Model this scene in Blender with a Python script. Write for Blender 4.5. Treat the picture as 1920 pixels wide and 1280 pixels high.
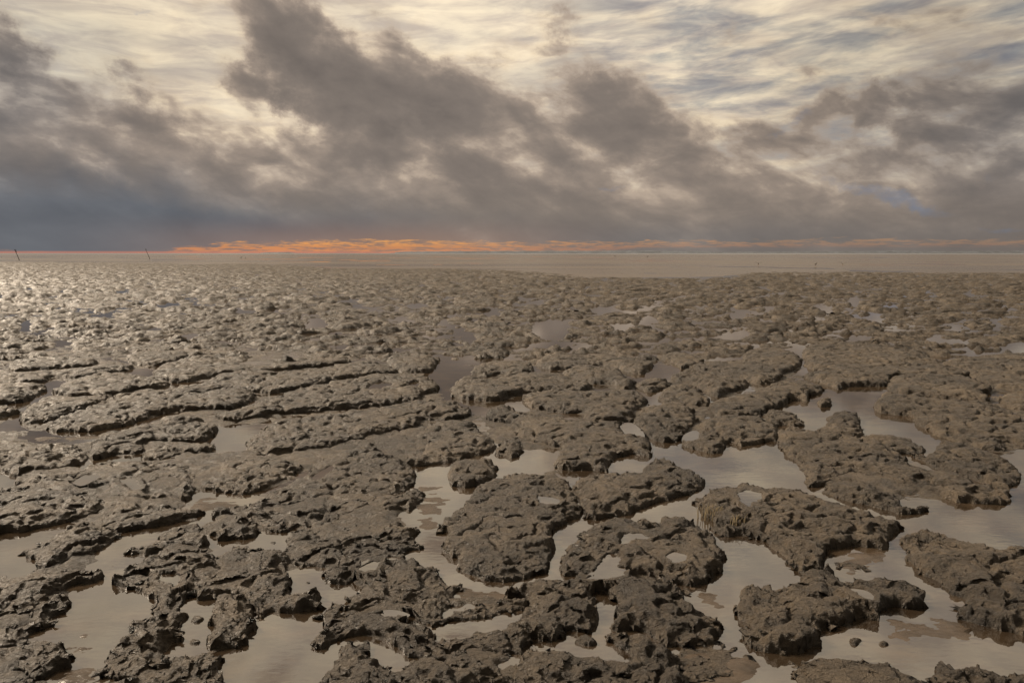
import bpy, math, random
import numpy as np
R = math.radians
for o in list(bpy.data.objects): bpy.data.objects.remove(o)
scn = bpy.context.scene
COL = scn.collection

# ------------------------------------------------------------------ camera
CAM_H = 1.6
PITCH = R(7.37)                 # looking slightly down
FPX = 1280.0                    # focal length in pixels of a 1920 wide frame (24 mm on 36 mm)
cam_d = bpy.data.cameras.new('camera'); cam = bpy.data.objects.new('camera', cam_d); COL.objects.link(cam)
cam.location = (0, 0, CAM_H); cam.rotation_euler = (math.pi/2 - PITCH, 0, 0)
cam_d.sensor_width = 36.0; cam_d.lens = 24.0; cam_d.clip_start = 0.05; cam_d.clip_end = 30000
scn.camera = cam

SUN_EL, SUN_AZ = 36.0, -70.0     # degrees; azimuth measured from +Y towards +X
SUN_STRENGTH, SUN_ANGLE = 4.8, 15.0
scn.view_settings.view_transform = 'Standard'; scn.view_settings.look = 'None'
scn.view_settings.gamma = 1.0; scn.view_settings.exposure = 1.0
scn.view_settings.use_curve_mapping = False

def px_dir(px, py):
    u = (px-960)/FPX; v = (640-py)/FPX; c, s = math.cos(PITCH), math.sin(PITCH)
    return (u, c + v*s, -s + v*c)
def px_azel(px, py):
    x, y, z = px_dir(px, py); h = math.hypot(x, y)
    return math.degrees(math.atan2(x, y)), math.degrees(math.atan2(z, h))
def px_ground(px, py, z=0.0):
    x, y, dz = px_dir(px, py); t = (z-CAM_H)/dz
    return x*t, y*t

# ------------------------------------------------------------------ node helper
class NT:
    def __init__(s, tree): s.t = tree; s.n = tree.nodes; s.l = tree.links
    def node(s, typ, **kw):
        n = s.n.new(typ)
        for k, v in kw.items(): setattr(n, k, v)
        return n
    def put(s, sock, v):
        if isinstance(v, bpy.types.NodeSocket): s.l.new(v, sock)
        elif v is not None: sock.default_value = v
    def m(s, op, a, b=None, c=None, clamp=False):
        n = s.node('ShaderNodeMath', operation=op, use_clamp=clamp)
        for i, v in enumerate((a, b, c)): s.put(n.inputs[i], v)
        return n.outputs[0]
    def vm(s, op, a, b=None, scale=None):
        n = s.node('ShaderNodeVectorMath', operation=op)
        s.put(n.inputs[0], a); s.put(n.inputs[1], b)
        if scale is not None: s.put(n.inputs['Scale'], scale)
        return n.outputs[0]
    def noise(s, vec, scale, detail=5, rough=0.55, dist=0.0, lac=2.0, color=False):
        n = s.node('ShaderNodeTexNoise', noise_dimensions='3D')
        s.put(n.inputs['Vector'], vec)
        for k, v in (('Scale', scale), ('Detail', detail), ('Roughness', rough), ('Distortion', dist), ('Lacunarity', lac)):
            s.put(n.inputs[k], v)
        return n.outputs['Color' if color else 'Fac']
    def ramp(s, fac, stops, interp='LINEAR'):
        n = s.node('ShaderNodeValToRGB'); cr = n.color_ramp; cr.interpolation = interp
        while len(cr.elements) < len(stops): cr.elements.new(0.5)
        for e, (p, c) in zip(cr.elements, stops):
            e.position = p; e.color = (c, c, c, 1) if isinstance(c, (int, float)) else tuple(c) + (1,)
        s.put(n.inputs[0], fac); return n.outputs[0]
    def mix(s, fac, a, b, blend='MIX'):
        n = s.node('ShaderNodeMix', data_type='RGBA', blend_type=blend)
        s.put(n.inputs['Factor'], fac)
        s.put(n.inputs['A'] if False else n.inputs[6], a if isinstance(a, bpy.types.NodeSocket) else tuple(a)+(1,))
        s.put(n.inputs[7], b if isinstance(b, bpy.types.NodeSocket) else tuple(b)+(1,))
        return n.outputs[2]
    def smooth(s, v, a, b, lo=0.0, hi=1.0):
        n = s.node('ShaderNodeMapRange', interpolation_type='SMOOTHSTEP')
        for i, q in enumerate((v, a, b, lo, hi)): s.put(n.inputs[i], q)
        return n.outputs[0]
    def comb(s, x, y, z):
        n = s.node('ShaderNodeCombineXYZ')
        for i, q in enumerate((x, y, z)): s.put(n.inputs[i], q)
        return n.outputs[0]
    def sep(s, v):
        n = s.node('ShaderNodeSeparateXYZ'); s.put(n.inputs[0], v); return n.outputs

# ------------------------------------------------------------------ world: evening clouds over a clear sky
world = bpy.data.worlds.new('World'); scn.world = world; world.use_nodes = True
W = NT(world.node_tree); W.n.clear()
dirv = W.node('ShaderNodeTexCoord').outputs['Generated']
X, Y, Z = W.sep(dirv)
AZ0 = W.m('MULTIPLY', W.m('ARCTAN2', X, Y), 180/math.pi)
EL0 = W.m('MULTIPLY', W.m('ARCSINE', Z), 180/math.pi)
wa = W.sep(W.noise(dirv, 5.0, 4, 0.55, color=True))
wb = W.sep(W.noise(dirv, 17.0, 7, 0.66, color=True))
elk = W.smooth(EL0, 0.5, 9.0, 0.12, 1.0)           # less vertical warping towards the horizon
AZ = W.m('MULTIPLY_ADD', W.m('SUBTRACT', wa[0], 0.5), 14.0, AZ0)
AZ = W.m('MULTIPLY_ADD', W.m('SUBTRACT', wb[0], 0.5), 5.0, AZ)
dEL = W.m('MULTIPLY_ADD', W.m('SUBTRACT', wa[1], 0.5), 9.0, W.m('MULTIPLY', W.m('SUBTRACT', wb[1], 0.5), 4.5))
EL = W.m('MULTIPLY_ADD', dEL, elk, EL0)

def blobs(lst, az, el, start=0.0):
    acc = start
    for (px, py, sx, sy, rot, w) in lst:
        a, e = px_azel(px, py); a2, _ = px_azel(px+10, py); _, e2 = px_azel(px, py-10)
        ka, ke = (a2-a)/10, (e2-e)/10
        c, s = math.cos(R(rot)), math.sin(R(rot))     # rot > 0: runs down to the right in the picture
        # pixel offsets: dx=(az-a)/ka, dy=-(el-e)/ke ; u=(dx c+dy s)/sx ; v=(-dx s+dy c)/sy
        def lin(ca, ce):
            k0 = -(ca*a + ce*e)
            return W.m('MULTIPLY_ADD', az, ca, W.m('MULTIPLY_ADD', el, ce, k0))
        u = lin(c/ka/sx, -s/ke/sx); v = lin(-s/ka/sy, -c/ke/sy)
        q = W.m('MULTIPLY_ADD', u, u, W.m('MULTIPLY', v, v))
        g = W.m('POWER', 0.3679, q)
        acc = W.m('MULTIPLY_ADD', g, w, acc)
    return acc
# how thick the low cloud is: base by elevation, then the big masses, then turbulence
base = W.ramp(W.m('DIVIDE', EL0, 90.0, clamp=True), [(0.0, .74), (.03, .68), (.06, .58), (.10, .50), (.15, .30), (.20, .12), (.30, .12), (.5, .16), (1.0, .22)])
MASS = [
 (-10, 60, 60, 60, 20, .35), (190, 60, 150, 60, 12, -.28), (140, 150, 190, 80, 20, -.16), (170, 185, 120, 45, 28, .30), (60, 300, 260, 60, 0, .12), (260, 60, 160, 60, 10, -.22),
 (520, 60, 130, 75, 38, .50), (650, 160, 150, 70, 30, .40), (810, 215, 120, 52, 12, .36), (760, 85, 75, 60, 60, .36),
 (880, 150, 70, 70, 50, .25), (1035, 55, 52, 55, 60, .50), (1090, 180, 120, 45, 0, .22), (1190, 215, 85, 80, 30, .25),
 (930, 340, 140, 40, 18, .30), (660, 270, 90, 40, 35, .26), (430, 150, 60, 25, 30, .22), (420, 300, 150, 30, 25, .12),
 (120, 330, 200, 30, 12, .20), (480, 420, 220, 22, 4, .14), (150, 410, 260, 30, 4, .18), (1000, 420, 200, 20, 4, .10),
 (870, 40, 170, 75, 0, -.46), (540, 195, 45, 22, 30, -.22), (700, 265, 200, 18, 14, -.14), (330, 110, 130, 40, 28, -.18), (1270, 100, 150, 80, 0, -.12),
 (1640, 225, 80, 35, 20, .20), (1800, 120, 150, 50, -6, .08), (1560, 130, 120, 25, -4, .06), (1850, 260, 120, 60, 0, .12), (1560, 150, 260, 80, 0, -.20), (1420, 190, 150, 30, 0, -.10), (600, 340, 200, 25, 10, -.08), (1400, 320, 260, 60, 0, -.10), (1700, 330, 300, 60, 0, -.10),
]
zs = W.m('MULTIPLY_ADD', X, 0.45, Z)                 # cloud streets sink to the right
vsh = W.comb(X, Y, W.m('MULTIPLY', zs, 2.2))
f1 = W.noise(vsh, 5.5, 6, 0.55, 0.4)
f2 = W.noise(W.comb(X, Y, W.m('MULTIPLY', Z, 2.4)), 15.0, 6, 0.58, 0.3)
D = blobs(MASS, AZ, EL, base)
amp = W.smooth(EL0, 0.3, 9.0, 0.72, 1.05)
tur = W.m('MULTIPLY_ADD', W.m('SUBTRACT', f1, 0.5), 0.85, W.m('MULTIPLY', W.m('SUBTRACT', f2, 0.5), 0.52))
D = W.m('MULTIPLY_ADD', tur, amp, D)
# billows: each puff is lighter on its upper side, towards the light
vb = W.comb(X, Y, W.m('MULTIPLY', W.m('MULTIPLY_ADD', X, 0.22, Z), 1.7)); vb2 = W.vm('ADD', vb, (-.012, 0.0, .045))
bil = W.m('SUBTRACT', W.noise(vb, 9.0, 5, 0.5, 0.35), W.noise(vb2, 9.0, 5, 0.5, 0.35))
D = W.m('MULTIPLY_ADD', W.m('MULTIPLY', bil, W.smooth(EL0, 0.5, 7.0)), 0.75, D)
D = W.m('MULTIPLY_ADD', W.m('SUBTRACT', W.smooth(D, 0.16, 0.72, 0.02, 0.80), D), 0.60, D)
cloud = W.ramp(D, [(0.0, (.93, .785, .58)), (.20, (.80, .655, .475)), (.36, (.50, .400, .310)), (.52, (.325, .262, .214)), (.78, (.208, .174, .150)), (1.0, (.115, .100, .092))])
# high streaky layer behind, seen where the low cloud is thin (mostly to the right)
zt = W.m('MULTIPLY_ADD', X, -0.035, Z)
st = W.noise(W.comb(W.m('MULTIPLY', X, 1.0), Y, W.m('MULTIPLY', zt, 4.6)), 7.0, 5, 0.58, 0.35)
streak = W.smooth(st, 0.38, 0.64)
right = W.smooth(AZ0, -6.0, 14.0)
thin = W.smooth(D, 0.52, 0.15)
hi = W.m('MULTIPLY', W.smooth(EL0, 4.0, 8.0), W.smooth(EL0, 30.0, 18.0, 0.25, 1.0))
kst = W.m('MULTIPLY', W.m('MULTIPLY', streak, W.m('MULTIPLY_ADD', right, .75, .25)), W.m('MULTIPLY', thin, hi))
cloud = W.mix(W.m('MULTIPLY', kst, 0.80), cloud, (.27, .28, .30))
rip = W.noise(W.comb(X, Y, W.m('MULTIPLY', zt, 5.0)), 13.0, 6, 0.6, 0.5)
rp = W.smooth(rip, 0.30, 0.72, 1.08, 0.72)
rpk = W.m('MULTIPLY_ADD', W.m('SUBTRACT', rp, 1.0), W.smooth(D, 0.5, 0.1), 1.0)
cloud = W.mix(1.0, cloud, W.comb(rpk, rpk, W.m('MULTIPLY_ADD', W.m('SUBTRACT', 1.0, rpk), 0.25, rpk)), 'MULTIPLY')
# bluish shade low on the left and far right
dim = W.m('SUBTRACT', 1.0, blobs([(1750, 90, 420, 200, 0, .28), (120, 60, 330, 130, 0, .22)], AZ, EL))
cloud = W.mix(1.0, cloud, W.comb(dim, dim, dim), 'MULTIPLY')
tint = blobs([(60, 410, 480, 100, 0, 1.15), (0, 130, 160, 130, 0, .45), (500, 440, 330, 45, 0, .55), (1900, 230, 260, 150, 0, .45), (1100, 450, 700, 30, 0, .35)], AZ, EL)
cloud = W.mix(W.m('MINIMUM', tint, 1.0), cloud, W.mix(1.0, cloud, (.66, .83, 1.07), 'MULTIPLY'))
# darker cloud away from the glow around the hidden sun
GA, GE = R(-18), R(38)
sx_, sy_, sz_ = math.sin(GA)*math.cos(GE), math.cos(GA)*math.cos(GE), math.sin(GE)
dotn = W.node('ShaderNodeVectorMath', operation='DOT_PRODUCT'); W.put(dotn.inputs[0], dirv); dotn.inputs[1].default_value = (sx_, sy_, sz_)
away = W.smooth(dotn.outputs['Value'], -0.6, 0.95, 0.15, 1.0)
cloud = W.mix(1.0, cloud, W.comb(away, away, away), 'MULTIPLY')
# sunset strip under the cloud base
on = W.noise(W.comb(X, Y, W.m('MULTIPLY', Z, 6.0)), 28.0, 5, 0.62, 0.5)
prof = W.ramp(W.m('MULTIPLY_ADD', AZ0, 1/90.0, 0.5, clamp=True),
   [(0.0, .0), (.11, .05), (.195, .10), (.215, .55), (.27, .85), (.36, 1.0), (.50, .95), (.60, .98), (.72, 1.05), (.86, 1.0), (1.0, .8)])
top = W.m('MULTIPLY_ADD', W.m('SUBTRACT', on, 0.5), 1.5, W.m('MULTIPLY', prof, 1.05))
strip = W.smooth(W.m('SUBTRACT', top, EL0), 0.0, 0.34)
inten = W.ramp(W.m('MULTIPLY_ADD', AZ0, 1/90.0, 0.5, clamp=True), [(0.0, .2), (.10, .5), (.2, .85), (.30, 1.0), (.42, .80), (.55, .40), (.75, .22), (1.0, .16)])
on2 = W.noise(W.comb(X, Y, W.m('MULTIPLY', Z, 9.0)), 45.0, 4, 0.6, 0.3)
strip = W.m('MULTIPLY', W.m('MULTIPLY', strip, W.smooth(EL0, -0.6, -0.1)), W.smooth(on2, 0.36, 0.58, 0.12, 1.0))
lc = W.smooth(AZ0, -4.0, 12.0, -1.2, 0.60)
strip = W.m('MULTIPLY', strip, W.smooth(W.m('SUBTRACT', EL0, lc), -0.3, 0.05))
orange = W.ramp(W.m('DIVIDE', EL0, 1.3, clamp=True), [(0.0, (.66, .25, .12)), (.35, (.66, .26, .09)), (.8, (.95, .42, .10)), (1.0, (.98, .50, .15))])
glow = W.m('MULTIPLY', W.m('MULTIPLY', W.smooth(EL0, 3.2, 0.6), W.smooth(EL0, -1.0, 0.2)), W.smooth(W.m('ABSOLUTE', W.m('ADD', AZ0, 12.0)), 24.0, 2.0))
cloud = W.mix(W.m('MULTIPLY', glow, 0.30), cloud, (.50, .24, .12))
cloud = W.mix(W.m('MULTIPLY', W.m('MULTIPLY', strip, inten), 0.88), cloud, orange)
redline = W.m('MULTIPLY', W.smooth(EL0, 0.17, 0.08), W.smooth(AZ0, -2.0, -16.0))
cloud = W.mix(W.m('MULTIPLY', redline, 0.7), cloud, (.50, .20, .14))
# gaps of clear sky
gapn = W.noise(W.comb(X, Y, W.m('MULTIPLY', Z, 2.2)), 16.0, 6, 0.62, 0.4)
gb = blobs([(1620, 345, 120, 22, 24, .62), (1730, 392, 90, 16, 20, .60), (1880, 425, 90, 10, 0, .7), (1800, 330, 60, 22, 20, .55), (1170, 335, 40, 12, 0, .8), (1480, 240, 60, 22, 0, .7), (1400, 320, 60, 15, 0, .5), (1330, 75, 160, 16, -6, .6), (1360, 110, 140, 12, -6, .55), (225, 10, 50, 14, 0, .8), (1620, 60, 90, 30, -10, .55)], AZ, EL)
gap = W.smooth(W.m('MULTIPLY_ADD', gapn, 1.2, gb), 1.05, 1.75)
skyt = W.node('ShaderNodeTexSky', sky_type='NISHITA', sun_disc=False)
skyt.sun_elevation = R(SUN_EL); skyt.sun_rotation = R(SUN_AZ); skyt.altitude = 0; skyt.air_density = 1.3; skyt.dust_density = 0.4
bg1 = W.node('ShaderNodeBackground'); W.l.new(skyt.outputs[0], bg1.inputs[0]); bg1.inputs[1].default_value = 0.05
W.l.new(W.vm('NORMALIZE', W.vm('ADD', dirv, (0.5, 0.0, 0.75))), skyt.inputs[0])
bg2 = W.node('ShaderNodeBackground'); W.l.new(cloud, bg2.inputs[0]); bg2.inputs[1].default_value = 0.53
mxs = W.node('ShaderNodeMixShader'); W.l.new(W.m('MULTIPLY', gap, 0.45), mxs.inputs[0]); W.l.new(bg2.outputs[0], mxs.inputs[1]); W.l.new(bg1.outputs[0], mxs.inputs[2])
wo = W.node('ShaderNodeOutputWorld'); W.l.new(mxs.outputs[0], wo.inputs[0])

sun_d = bpy.data.lights.new('sun', 'SUN'); sun = bpy.data.objects.new('sun', sun_d); COL.objects.link(sun)
sun_d.energy = SUN_STRENGTH; sun_d.angle = R(SUN_ANGLE); sun_d.color = (1.0, 0.83, 0.64)
sun.rotation_euler = (R(90-SUN_EL), 0, R(180-SUN_AZ)); sun.location = (0, 0, 30)
world.cycles.sampling_method = 'MANUAL'; world.cycles.sample_map_resolution = 512
# ------------------------------------------------------------------ materials
def new_mat(name):
    m = bpy.data.materials.new(name); m.use_nodes = True
    t = NT(m.node_tree); t.n.clear()
    out = t.node('ShaderNodeOutputMaterial'); b = t.node('ShaderNodeBsdfPrincipled'); t.l.new(b.outputs[0], out.inputs[0])
    return m, t, b
def world_pos(t): return t.node('ShaderNodeNewGeometry').outputs['Position']

def make_mud():
    m, t, b = new_mat('mud'); p = world_pos(t)
    big = t.noise(p, 1.3, 4, 0.6); mid = t.noise(p, 9.0, 6, 0.65); fine = t.noise(p, 60.0, 5, 0.7)
    k = t.m('MULTIPLY_ADD', mid, 0.6, t.m('MULTIPLY_ADD', big, 0.55, t.m('MULTIPLY', fine, 0.15)))
    col = t.ramp(k, [(.42, (.0075, .0054, .0036)), (.60, (.029, .0215, .014)), (.80, (.076, .057, .037))])
    t.l.new(col, b.inputs['Base Color'])
    t.l.new(t.smooth(t.noise(p, 22.0, 4, 0.6), 0.35, 0.68, 0.42, 0.70), b.inputs['Roughness'])
    b.inputs['Specular IOR Level'].default_value = 0.45
    # wrinkles and grit
    ps = t.vm('MULTIPLY', p, (1.0, 1.7, 1.7))
    wr = t.noise(ps, 38.0, 7, 0.68, 0.5); gr = t.noise(p, 170.0, 4, 0.7)
    hgt = t.m('MULTIPLY_ADD', gr, 0.22, wr)
    bp = t.node('ShaderNodeBump'); bp.inputs['Strength'].default_value = 1.0; bp.inputs['Distance'].default_value = 0.030
    t.l.new(hgt, bp.inputs['Height']); t.l.new(bp.outputs[0], b.inputs['Normal'])
    return m
def make_wet():
    m, t, b = new_mat('wet_mud'); p = world_pos(t)
    ps = t.vm('MULTIPLY', p, (1.0, 2.2, 1.0))
    mid = t.noise(ps, 5.0, 6, 0.65, 0.6)
    far = t.noise(t.vm('MULTIPLY', p, (.012, .06, 1.0)), 1.0, 6, 0.6, 0.4)
    k = t.m('MULTIPLY_ADD', far, 0.6, t.m('MULTIPLY', mid, 0.5))
    t.l.new(t.ramp(k, [(.38, (.026, .019, .013)), (.58, (.060, .044, .031)), (.75, (.105, .079, .056))]), b.inputs['Base Color'])
    t.l.new(t.m('ADD', t.smooth(mid, 0.35, 0.65, 0.16, 0.30), t.smooth(far, 0.35, 0.65, 0.0, 0.16)), b.inputs['Roughness'])
    b.inputs['IOR'].default_value = 1.45
    bp = t.node('ShaderNodeBump'); bp.inputs['Strength'].default_value = 0.35; bp.inputs['Distance'].default_value = 0.012
    t.l.new(t.noise(ps, 24.0, 6, 0.65, 0.8), bp.inputs['Height']); t.l.new(bp.outputs[0], b.inputs['Normal'])
    return m
def make_water():
    m, t, b = new_mat('shallow_water'); p = world_pos(t)
    silt = t.noise(t.vm('MULTIPLY', p, (1.0, 1.6, 1.0)), 2.6, 6, 0.62, 0.7)
    t.l.new(t.ramp(silt, [(.34, (.016, .011, .007)), (.52, (.027, .019, .012)), (.70, (.048, .034, .022))]), b.inputs['Base Color'])
    b.inputs['Roughness'].default_value = 0.018; b.inputs['IOR'].default_value = 2.9
    ps = t.vm('MULTIPLY', p, (1.0, 2.5, 1.0))
    rip = t.m('MULTIPLY_ADD', t.noise(ps, 16.0, 3, 0.5, 0.4), 0.5, t.noise(ps, 4.0, 2, 0.5))
    bp = t.node('ShaderNodeBump'); bp.inputs['Strength'].default_value = 0.04; bp.inputs['Distance'].default_value = 0.008
    t.l.new(rip, bp.inputs['Height']); t.l.new(bp.outputs[0], b.inputs['Normal'])
    return m
def make_plain(name, col, rough=0.7, nscale=8.0, var=0.25):
    m, t, b = new_mat(name); p = world_pos(t)
    n = t.noise(p, nscale, 5, 0.6)
    lo = tuple(c*(1-var) for c in col); hi_ = tuple(min(1, c*(1+var)) for c in col)
    t.l.new(t.ramp(n, [(.35, lo), (.65, hi_)]), b.inputs['Base Color']); b.inputs['Roughness'].default_value = rough
    return m
MUD, WET, WATER = make_mud(), make_wet(), make_water()
SEA = make_plain('sea_water', (.10, .10, .10), 0.25, 0.02, 0.3)
LAND = make_plain('coast_scrub', (.050, .058, .070), 0.9, 0.01, 0.35)
WOOD = make_plain('weathered_wood', (.045, .037, .030), 0.8, 20.0, 0.4)
PLUME = make_plain('bird_plumage', (.09, .08, .07), 0.7, 12.0, 0.3)
PALE = make_plain('bird_pale_belly', (.45, .43, .40), 0.7, 12.0, 0.2)
BILL = make_plain('bird_bill', (.30, .12, .03), 0.5, 12.0, 0.2)
STRAW = make_plain('dead_stalks', (.16, .125, .07), 0.8, 40.0, 0.4)

# ------------------------------------------------------------------ noise in numpy
def hash2(ix, iy, seed):
    h = (ix.astype(np.int64)*374761393 + iy.astype(np.int64)*668265263 + seed*1442695041) & 0xFFFFFFFF
    h = ((h ^ (h >> 13))*1274126177) & 0xFFFFFFFF
    h = ((h ^ (h >> 16))*2246822519) & 0xFFFFFFFF
    return ((h ^ (h >> 15)) & 0xFFFFFF)/float(0xFFFFFF)
def perlin(x, y, seed=0):
    ix = np.floor(x); iy = np.floor(y); fx = x-ix; fy = y-iy
    u = fx*fx*fx*(fx*(fx*6-15)+10); v = fy*fy*fy*(fy*(fy*6-15)+10)
    def g(dx, dy):
        a = hash2(ix+dx, iy+dy, seed)*2*np.pi
        return np.cos(a)*(fx-dx)+np.sin(a)*(fy-dy)
    n0 = g(0, 0)+(g(1, 0)-g(0, 0))*u; n1 = g(0, 1)+(g(1, 1)-g(0, 1))*u
    return (n0+(n1-n0)*v)*1.5
def fbm(x, y, octaves=4, gain=0.5, seed=0):
    s = 0; a = 1.0; f = 1.0; t = 0
    for i in range(octaves):
        s = s+a*perlin(x*f+17.3*i, y*f-9.1*i, seed+i); t += a; a *= gain; f *= 2.03
    return s/t
def sstep(a, b, x):
    t = np.clip((x-a)/(b-a), 0, 1); return t*t*(3-2*t)

# ------------------------------------------------------------------ polygons
def catmull(pts, n=4):
    P = np.array(pts, float); out = []
    N = len(P)
    for i in range(N):
        p0, p1, p2, p3 = P[i-1], P[i], P[(i+1) % N], P[(i+2) % N]
        for k in range(n):
            t = k/n
            out.append(0.5*((2*p1)+(-p0+p2)*t+(2*p0-5*p1+4*p2-p3)*t*t+(-p0+3*p1-3*p2+p3)*t**3))
    return np.array(out)
def to_ground(pts, zback=0.055, zfront=0.0, flat=None):
    """outline seen in the photograph -> outline on the flat; far rims are seen at the height of the mound's top"""
    P = catmull(pts, 3)
    area = 0.5*np.sum(P[:, 0]*np.roll(P[:, 1], -1)-np.roll(P[:, 0], -1)*P[:, 1])
    T = np.roll(P, -1, 0)-np.roll(P, 1, 0)
    ny = -T[:, 0]/np.maximum(np.hypot(T[:, 0], T[:, 1]), 1e-6)*(1 if area > 0 else -1)    # >0: outward normal points down the picture
    up = np.clip(-ny, 0, 1)
    for _ in range(3): up = 0.25*np.roll(up, 1)+0.5*up+0.25*np.roll(up, -1)
    G = []
    for (x, y), u in zip(P, up):
        z = flat if flat is not None else zfront+(zback-zfront)*u
        G.append(px_ground(x, max(y, 481), z))
    return np.array(G)
def sdf(px, py, poly):
    """signed distance, positive inside"""
    d2 = np.full(px.shape, 1e9); inside = np.zeros(px.shape, bool)
    A = poly; B = np.roll(poly, -1, 0)
    for (ax, ay), (bx, by) in zip(A, B):
        ex, ey = bx-ax, by-ay; L = ex*ex+ey*ey+1e-12
        wx, wy = px-ax, py-ay
        t = np.clip((wx*ex+wy*ey)/L, 0, 1)
        d2 = np.minimum(d2, (wx-ex*t)**2+(wy-ey*t)**2)
        c = (ay > py) != (by > py)
        if ey != 0: inside ^= c & (px < ex*(py-ay)/ey+ax)
    d = np.sqrt(d2)
    return np.where(inside, d, -d)
def grid_data(XX, YY, ZZ, keep):
    ny, nx = XX.shape
    idx = np.arange(nx*ny).reshape(ny, nx)
    q = np.stack([idx[:-1, :-1], idx[:-1, 1:], idx[1:, 1:], idx[1:, :-1]], -1).reshape(-1, 4)
    k = keep.ravel(); q = q[k[q].any(1)]
    used = np.unique(q); remap = np.full(nx*ny, -1); remap[used] = np.arange(len(used))
    q = remap[q]
    co = np.stack([XX.ravel()[used], YY.ravel()[used], ZZ.ravel()[used]], 1)
    return co, q
def grid_mesh(name, XX, YY, ZZ, keep, mat, parent=None, smooth=True):
    co, q = grid_data(XX, YY, ZZ, keep)
    return raw_mesh(name, co, q, mat, parent, smooth)
def raw_mesh(name, co, quads, mat, parent=None, smooth=True, origin=True):
    co = np.asarray(co, float); org = np.zeros(3)
    if origin:
        org = np.array([co[:, 0].mean(), co[:, 1].mean(), 0.0]); co = co-org
    me = bpy.data.meshes.new(name); nq = len(quads); w = quads.shape[1]
    me.vertices.add(len(co)); me.vertices.foreach_set('co', co.astype(np.float32).ravel())
    me.loops.add(nq*w); me.loops.foreach_set('vertex_index', quads.astype(np.int32).ravel())
    me.polygons.add(nq)
    me.polygons.foreach_set('loop_start', np.arange(0, nq*w, w, dtype=np.int32))
    me.polygons.foreach_set('use_smooth', np.full(nq, smooth))
    me.update(calc_edges=True); me.validate()
    me.materials.append(mat)
    o = bpy.data.objects.new(name, me); COL.objects.link(o); o.location = org
    if parent is not None: o.parent = parent
    return o
def tag(o, label=None, cat=None, group=None, kind=None):
    if label: o['label'] = label
    if cat: o['category'] = cat
    if group: o['group'] = group
    if kind: o['kind'] = kind
    return o

# ------------------------------------------------------------------ relief of the eroded mud
def terr(v, step):
    k = np.floor(v/step); f = v/step-k
    return (k+sstep(0.40, 0.56, f))*step
def relief(x, y, lod=0.0):
    """lumps, scallops and small pits on top of a mound (metres)"""
    wx = x+0.05*fbm(x*5, y*5, 2, seed=71); wy = y+0.05*fbm(x*5+9, y*5, 2, seed=72)
    a = fbm(wx*2.7, wy*4.4, 3, seed=11)
    b = 1-2*np.abs(fbm(wx*9, wy*12, 3, 0.55, seed=23))
    g_ = np.abs(fbm(wx*2.6+3, wy*3.6, 3, 0.55, seed=97)); gv = sstep(0.13, 0.0, g_)
    r = 0.019*a+0.013*terr(a, 0.55)+0.0075*(b-0.4)-0.022*gv
    if lod >= 2: r = r*1.5+0.014*(b-0.4)
    if lod < 2:
        c = 1-2*np.abs(fbm(wx*24, wy*33, 3, 0.6, seed=37)); r = r+0.0050*(c-0.4)
    pit = sstep(0.30, 0.55, fbm(wx*7+5, wy*9, 2, seed=51)); r = r-0.012*pit
    return r
def profile(d, gx, gy, H, x, y, steep=1.0):
    """height above water from the distance inside the rim; cliff towards the camera, gentle away from it"""
    front = sstep(-0.35, 0.6, gy)               # sdf rises with y: rim faces the camera
    w = (0.080+0.09*(1-front))*steep*(1+0.5*fbm(x*4, y*4, 2, seed=19))
    t = np.clip(d/w, 0, 1)
    h = H*np.sqrt(np.clip(t*(2-t), 0, 1))
    h = h*(0.80+0.20*sstep(0, 0.30, d))
    return np.where(d > 0, h, d*0.9)
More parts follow.
